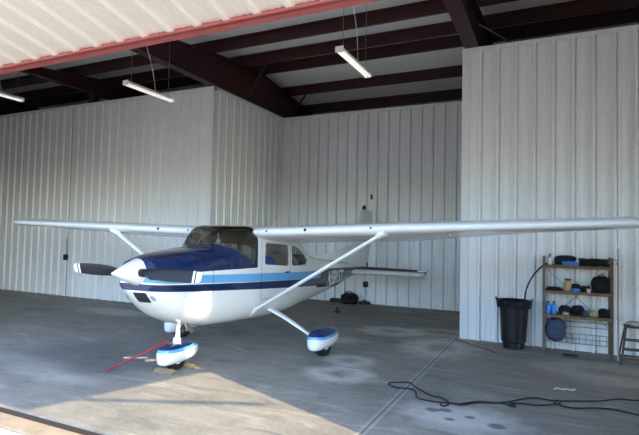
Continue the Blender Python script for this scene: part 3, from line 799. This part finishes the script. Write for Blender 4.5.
b = BM(); lathe(b, [(.09, 0), (.09, .02), (.035, .04), (.02, .13), (.001, .14)], 16, (0, 0, 0)); o = obj('tie_down_anchor', b, M['black']); o.location = (-4.77, 11.15, 0); tag(o, 'small dark cone-shaped tie-down anchor on floor under the tail', 'anchor')

# ------------------------------------------------------------------ trash can
t = empty('trash_can', (-.605, 9.2, 0)); t.scale = (.9, .9, .975); tag(t, 'tall black plastic trash can against the right wall', 'trash can')
b = BM(); prof = [(.185, .0), (.195, .01), (.20, .10), (.225, .12), (.265, .72), (.275, .78), (.295, .785), (.30, .83), (.285, .835), (.27, .80), (.20, .12), (.001, .11)]
lathe(b, prof, 40); obj('can_body', b, M['can'], t, 30)
for s in (-1, 1):
    b = BM(); box(b, (s * .27 - .03, -.05, .70), (s * .27 + .035 * s + .0, .05, .80)) if s > 0 else box(b, (-.305, -.05, .70), (-.24, .05, .80))
    tube(b, spline([(s * .29, -.05, .80), (s * .325, -.045, .86), (s * .325, .045, .86), (s * .29, .05, .80)], 4), .014, 6); obj('handle', b, M['can'], t)
b = BM(); rings = []
for k in range(48):
    a = 2 * PI * k / 48; R_ = .305 + .012 * math.sin(7 * a) + .008 * math.sin(13 * a)
    rings.append([(R_ * math.cos(a), R_ * math.sin(a), .74 + .025 * math.sin(5 * a)), ((R_ + .004) * math.cos(a), (R_ + .004) * math.sin(a), .84), (.27 * math.cos(a), .27 * math.sin(a), .845), (.25 * math.cos(a), .25 * math.sin(a), .70)])
loft(b, rings + [rings[0]], cap=False); obj('bin_liner', b, M['bag'], t, 60)
b = BM(); lathe(b, [(.001, .55), (.245, .55), (.25, .56), (.001, .60)], 24); obj('rubbish', b, M['bag'], t)
b = BM(); tube(b, spline([(-.43, 9.2, .60), (-.42, 9.25, .95), (-.33, 9.32, 1.20), (-.20, 9.36, 1.38), (-.09, 9.37, 1.46), (.0, 9.37, 1.475)], 8), .014, 8)
tag(obj('hose', b, M['black']), 'black hose rising from the trash can to the top shelf of the rack', 'hose')

# ------------------------------------------------------------------ shelf rack
rk = empty('shelf_rack', (.36, 9.2, 0)); tag(rk, 'brown metal rack with three wooden shelves of supplies, against the right wall', 'shelf')
RW, RD, RH = .49, .20, 1.60
for sx in (-1, 1):
    for sy in (-1, 1):
        b = BM(); x_, y_ = sx * RW, sy * RD + .02
        box(b, (x_ - .018, y_ - .004 * sy - .004, 0), (x_ + .018, y_ + .004, RH)); box(b, (x_ - sx * .0 - .004 + sx * .014, y_ - .018, 0), (x_ + .004 + sx * .014, y_ + .018, RH)); obj('post', b, M['post'], rk)
SH = [.645, 1.035, 1.455]
for z in SH:
    b = BM(); box(b, (-RW + .0, -RD + .01, z - .022), (RW, RD + .03, z)); s_ = obj('shelf_board', b, M['shelfwood'], rk, bevel=.003)
    b = BM(); box(b, (-RW, -RD - .004, z - .045), (RW, -RD + .010, z - .003)); obj('shelf_lip', b, M['shelfwood'], s_)
b = BM(); bar(b, (-RW, RD + .03, 1.42), (RW, RD + .03, .42), .022, .006); bar(b, (-RW, RD + .036, .42), (RW, RD + .036, 1.42), .022, .006); obj('cross_brace', b, M['dark'], rk)
b = BM()
for z in (.14, .22, .30, .42, .50): tube(b, [(-RW + .02, RD + .0, z), (RW - .02, RD + .0, z)], .006, 6)
for k in range(9): tube(b, [(-.35 + k * .1, RD, .14), (-.35 + k * .1, RD, .30)], .005, 6)
obj('wire_back', b, M['wire'], rk)
def at(x, dy, k): return Vector((.36 + x, 9.2 + dy, SH[k] + .0015))
def item(name, bmf, mats, loc, label, cat, group=None, rz=0, smooth=35, bevel=0):
    b = BM(); bmf(b); o = obj(name, b, mats, None, smooth, bevel); o.location = loc; o.rotation_euler.z = rz; tag(o, label, cat, group); return o
# top shelf
t = empty('spray_bottle', at(-.40, -.06, 2)); tag(t, 'clear spray bottle with dark trigger head at left end of the top shelf', 'spray bottle')
b = BM(); lathe(b, [(.001, 0), (.036, 0), (.038, .08), (.015, .12), (.015, .14)], 20); obj('bottle', b, M['paper'], t)
b = BM(); box(b, (-.015, -.03, .14), (.015, .035, .185)); box(b, (-.008, -.05, .165), (.008, -.03, .18)); bar(b, (0, -.02, .145), (0, -.035, .105), .01, .008); obj('trigger_head', b, M['black'], t, bevel=.004)
item('folded_bag', lambda b: blob(b, (0, 0, .075), (.16, .11, .085), 5), M['navyc'], at(-.17, .06, 2), 'dark navy cloth bag on the top shelf behind the sky blue cloth', 'bag')
item('rag', lambda b: blob(b, (0, 0, .03), (.12, .035, .042), 8, .2), M['skyc'], at(-.10, -.155, 2), 'sky blue cloth folded on the front of top shelf', 'cloth')
def coil(b, n=6, R1=.17, R2=.10, z=.02, r=.012, seed=1):
    rr = random.Random(seed); pts = []
    for k in range(n * 14):
        a = 2 * PI * k / 14; q = k / (n * 14)
        pts.append((R1 * math.cos(a) * (1 + .1 * rr.uniform(-1, 1)), R2 * math.sin(a) * (1 + .1 * rr.uniform(-1, 1)), z + .095 * q + .012 * math.sin(3 * a)))
    tube(b, spline(pts, 2), r, 6)
item('coiled_hose', lambda b: coil(b, 7, .20, .12, .016, .013, 3), M['black'], at(.25, -.02, 2), 'black coiled hose filling the right half of the top shelf', 'hose')
b = BM(); tube(b, spline([(.80, 8.97, 1.52), (.87, 9.0, 1.57), (.93, 9.0, 1.57), (.90, 8.97, 1.50)], 5), .008, 6); tag(obj('wire_hook', b, M['wire']), 'bent grey wire hooked on the right end of the rack top', 'wire')
# middle shelf
t = empty('jar', at(-.13, -.09, 1)); tag(t, 'tall tan jar with dark lid on the middle shelf', 'jar')
b = BM(); lathe(b, [(.001, 0), (.050, 0), (.054, .02), (.054, .15), (.042, .18)], 24); obj('jar_body', b, M['tan'], t)
b = BM(); lathe(b, [(.046, .175), (.050, .18), (.050, .20), (.001, .202)], 24); obj('lid', b, M['black'], t)
item('cloth_bundle', lambda b: blob(b, (0, 0, .022), (.11, .10, .03), 15), M['bag'], at(-.34, -.02, 1), 'flat dark cloth at the left end of the middle shelf', 'cloth')
item('maroon_cloth', lambda b: blob(b, (0, 0, .05), (.075, .08, .065), 19), M['maroon'], at(-.01, .06, 1), 'maroon cloth bundle right of the tan jar on the middle shelf', 'cloth')
item('blue_pouch', lambda b: blob(b, (0, 0, .025), (.065, .04, .035), 12), M['skyc'], at(-.02, -.155, 1), 'small blue pouch at front edge of the middle shelf', 'pouch')
item('glove', lambda b: (blob(b, (0, 0, .04), (.08, .06, .05), 25, .3)), M['bag'], at(.115, -.05, 1), 'dark crumpled glove on middle shelf left of the black backpack', 'glove')
item('cup', lambda b: lathe(b, [(.001, 0), (.022, 0), (.028, .06), (.025, .06), (.001, .01)], 18), M['pink'], at(.165, -.17, 1), 'tiny pale pink cup at the front edge of the middle shelf', 'cup')
t = empty('backpack', at(.355, 0, 1)); tag(t, 'black rounded backpack at the right end of middle shelf', 'backpack')
b = BM(); blob(b, (0, 0, .115), (.135, .14, .14), 31, .2); obj('pack_body', b, M['bag'], t)
b = BM(); tube(b, spline([(-.05, -.02, .24), (-.02, -.03, .29), (.03, -.03, .28), (.05, -.02, .22)]), .009, 6); obj('strap', b, M['black'], t)
# lower shelf
for k, dx in enumerate((-.425, -.335)):
    t = empty('jug', at(dx, -.09, 0)); tag(t, ('bright blue bottle at the very left of the lowest shelf', 'bright blue bottle second from left on the lowest shelf')[k], 'bottle', 'blue bottles on the lowest shelf')
    b = BM(); lathe(b, [(.001, 0), (.040, 0), (.042, .015), (.042, .12), (.030, .155), (.014, .165), (.014, .185)], 24); obj('bottle_body', b, M['bluep'], t)
    b = BM(); lathe(b, [(.017, .183), (.017, .205), (.001, .206)], 16); obj('cap', b, M['navy'], t)
for dx, dy, sx, sy, sz, mt, nm, lb in ((-.17, .02, .09, .10, .075, 'navyc', 'cloth_bundle', 'dark navy cloth bundle right of blue bottles on lowest shelf'),
        (-.16, -.13, .045, .04, .03, 'foil', 'rag', 'small olive rag in front of navy bundle on lowest shelf'),
        (.02, 0, .085, .10, .085, 'bag', 'boot_bag', 'black bag in the middle of the lowest shelf'),
        (.125, -.13, .045, .045, .055, 'slate', 'pouch', 'slate blue pouch right of the middle black bag on lowest shelf'),
        (.235, -.11, .055, .07, .06, 'foil', 'rag', 'tan crumpled cloth at front of the lowest shelf'),
        (.40, .02, .08, .12, .07, 'bag', 'cloth_bundle', 'black cloth bundle at right end of the lowest shelf')):
    item(nm, lambda b, sx=sx, sy=sy, sz=sz, dx=dx: blob(b, (0, 0, sz * .77), (sx, sy, sz), dx * 50, .25), M[mt], at(dx, dy, 0), lb, 'cloth' if mt != 'bag' or 'cloth' in nm else 'bag')
item('spray_can', lambda b: lathe(b, [(.001, 0), (.026, 0), (.026, .10), (.018, .115), (.012, .13), (.001, .132)], 18), M['paper'], at(.30, .03, 0) + Vector((0, .03, 0)), 'white spray can standing on lowest shelf behind the tan cloth', 'spray can')
# bag hanging beneath
t = empty('hanging_backpack', (.05, 9.12, .20)); tag(t, 'slate blue backpack hanging beneath the lowest shelf at its left end', 'backpack')
b = BM(); blob(b, (0, .02, .19), (.15, .10, .19), 41, .15, flatb=False); obj('pack_body', b, M['slate'], t)
b = BM(); blob(b, (-.01, -.07, .13), (.10, .04, .085), 43, .1, flatb=False); obj('front_pocket', b, M['slate'], t)
for s in (-.05, .06):
    b = BM(); tube(b, spline([(s, .0, .32), (s * .8, -.02, .36), (s * .6, .0, .392)]), .011, 6); obj('strap', b, M['black'], t)
# pipe leaning by the rack
b = BM(); tube(b, [(.93, 9.02, 0), (.945, 9.16, .95), (.96, 9.28, 1.75)], .014, 10); tag(obj('metal_pipe', b, M['wire']), 'thin grey metal pipe standing against the wall right of the rack', 'pipe')
b = BM(); box(b, (-.11, -.03, 0), (.11, .03, .035)); box(b, (-.13, -.018, .006), (-.10, .018, .028)); o = obj('brush', b, M['black'], None, bevel=.008); o.location = (.27, 8.98, 0); o.rotation_euler.z = -.05; tag(o, 'small black brush lying on the floor in front of the rack', 'brush')

# step ladder at the right edge
t = empty('step_stool', (1.24, 8.92, 0)); tag(t, 'brown folding step stool at the right edge, with a pale cloth on its top', 'step stool')
for s in (-.22, .22):
    b = BM(); bar(b, (s * 1.35, -.17, 0), (s, -.07, .58), .03, .03); obj('leg', b, M['brown'], t)
    b = BM(); bar(b, (s * 1.35, .24, 0), (s, .08, .56), .022, .022); obj('leg', b, M['brown'], t)
for z, d in ((.22, .12), (.36, .14)):
    b = BM(); k = 1.35 - .35 * z / .58; box(b, (-.22 * k, -.17 + .1 * z / .58 - .02, z), (.22 * k, -.17 + .1 * z / .58 + d, z + .022)); obj('step', b, M['brown'], t, bevel=.004)
b = BM(); box(b, (-.24, -.15, .56), (.24, .13, .59)); obj('top_step', b, M['brown'], t, bevel=.006)
b = BM(); bar(b, (-.29, .22, .08), (.29, .22, .08), .018, .018); obj('cross_bar', b, M['brown'], t)
b = BM(); bar(b, (-.28, -.155, .1), (.28, -.155, .1), .018, .018); obj('cross_bar', b, M['brown'], t)
item('folded_cloth', lambda b: blob(b, (0, 0, .024), (.22, .13, .032), 51, .2), M['cloth'], (1.24, 8.91, .592), 'pale folded cloth on top of the step stool at the right edge', 'cloth')

# ------------------------------------------------------------------ cords and scraps on the floor
cz = .011
A1 = [(-1.83, 5.99), (-1.83, 6.12), (-1.64, 6.21), (-1.51, 6.06), (-1.28, 5.84), (-1.16, 5.82), (-1.04, 5.68), (-1.07, 5.54), (-1.12, 5.58), (-1.11, 5.66), (-1.03, 5.69), (-.93, 5.71), (-.77, 5.88), (-.51, 5.99), (-.22, 6.34), (0, 6.35), (.21, 6.45), (.5, 6.61), (.69, 6.8), (.92, 6.86), (1.4, 7.1)]
A2 = [(-1.83, 5.99), (-1.72, 5.93), (-1.55, 5.95), (-1.46, 5.85), (-1.39, 5.66), (-1.19, 5.63), (-1.04, 5.66), (-.90, 5.67), (-.75, 5.84), (-.51, 5.96), (-.45, 5.92), (-.37, 5.89), (-.39, 5.97), (-.44, 5.98), (-.32, 6.05), (-.14, 6.08), (.06, 6.25), (.08, 6.36), (.02, 6.35), (.05, 6.24), (.2, 6.17), (.42, 6.29), (.59, 6.34), (.74, 6.31), (.9, 6.26), (1.5, 6.2)]
b = BM()
tube(b, spline([(x, y, cz) for x, y in A1[1:]][::-1] + [(-1.86, 6.05, cz)] + [(x, y, cz + .004) for x, y in A2[0:]], 5), .0085, 8)
tag(obj('extension_cord', b, M['black']), 'long black extension cord doubled and looped across the floor at right front', 'cord')
b = BM(); tube(b, spline([(-1.62, 9.35, .007), (-1.3, 9.05, .007), (-1.05, 8.85, .007), (-.86, 8.62, .007), (-.80, 8.55, .007)], 5), .006, 6); tag(obj('red_cord', b, M['redcord']), 'thin dull red cord on the floor near the corner of right wall', 'cord')
b = BM()
for k in range(5):
    x_ = k * .05; poly(b, [(x_, -.03 - .01 * (k % 2), .004 + .012 * (k % 2)), (x_ + .05, -.02, .004 + .012 * ((k + 1) % 2)), (x_ + .05, .025, .006 + .012 * ((k + 1) % 2)), (x_, .03, .006 + .012 * (k % 2))])
r_ = bmesh.ops.extrude_face_region(b, geom=b.faces[:]); bmesh.ops.translate(b, verts=[v for v in r_['geom'] if isinstance(v, bmesh.types.BMVert)], vec=(0, 0, .003))
o = obj('paper_scrap', b, M['paper']); o.location = (.02, 6.88, 0); o.rotation_euler.z = .25; tag(o, 'crumpled white paper scrap on the floor beyond the black cord', 'paper')

# ------------------------------------------------------------------ light
w = bpy.data.worlds.new('world'); S.world = w; w.use_nodes = True; nt = w.node_tree; nt.nodes.clear()
out = nt.nodes.new('ShaderNodeOutputWorld'); bg = nt.nodes.new('ShaderNodeBackground'); sky = nt.nodes.new('ShaderNodeTexSky')
sky.sky_type = 'NISHITA'; sky.sun_disc = False; sky.sun_elevation = math.radians(34.4); sky.sun_rotation = math.atan2(.93, -.36); sky.altitude = 200; sky.air_density = 1.2; sky.dust_density = 1.5
tn = nt.nodes.new('ShaderNodeMix'); tn.data_type = 'RGBA'; tn.blend_type = 'MULTIPLY'; tn.inputs[0].default_value = 1; tn.inputs[7].default_value = (.71, .89, 1.16, 1)
nt.links.new(sky.outputs[0], tn.inputs[6]); nt.links.new(tn.outputs[2], bg.inputs[0]); nt.links.new(bg.outputs[0], out.inputs[0]); bg.inputs[1].default_value = .50
sd = bpy.data.lights.new('sun', 'SUN'); sd.energy = 4.3; sd.angle = math.radians(.6); sd.color = (1, .80, .50)
so = bpy.data.objects.new('sun', sd); COL.objects.link(so); so.location = (8, -3, 12)
so.rotation_euler = Vector((-.93, .36, -1 / 1.46)).to_track_quat('-Z', 'Y').to_euler()
S.view_settings.view_transform = 'Standard'; S.view_settings.look = 'None'; S.view_settings.exposure = 1.12; S.view_settings.gamma = 1; S.view_settings.use_curve_mapping = False
S.cycles.max_bounces = 10; S.cycles.diffuse_bounces = 6; S.cycles.transparent_max_bounces = 16; S.cycles.caustics_reflective = False; S.cycles.caustics_refractive = False
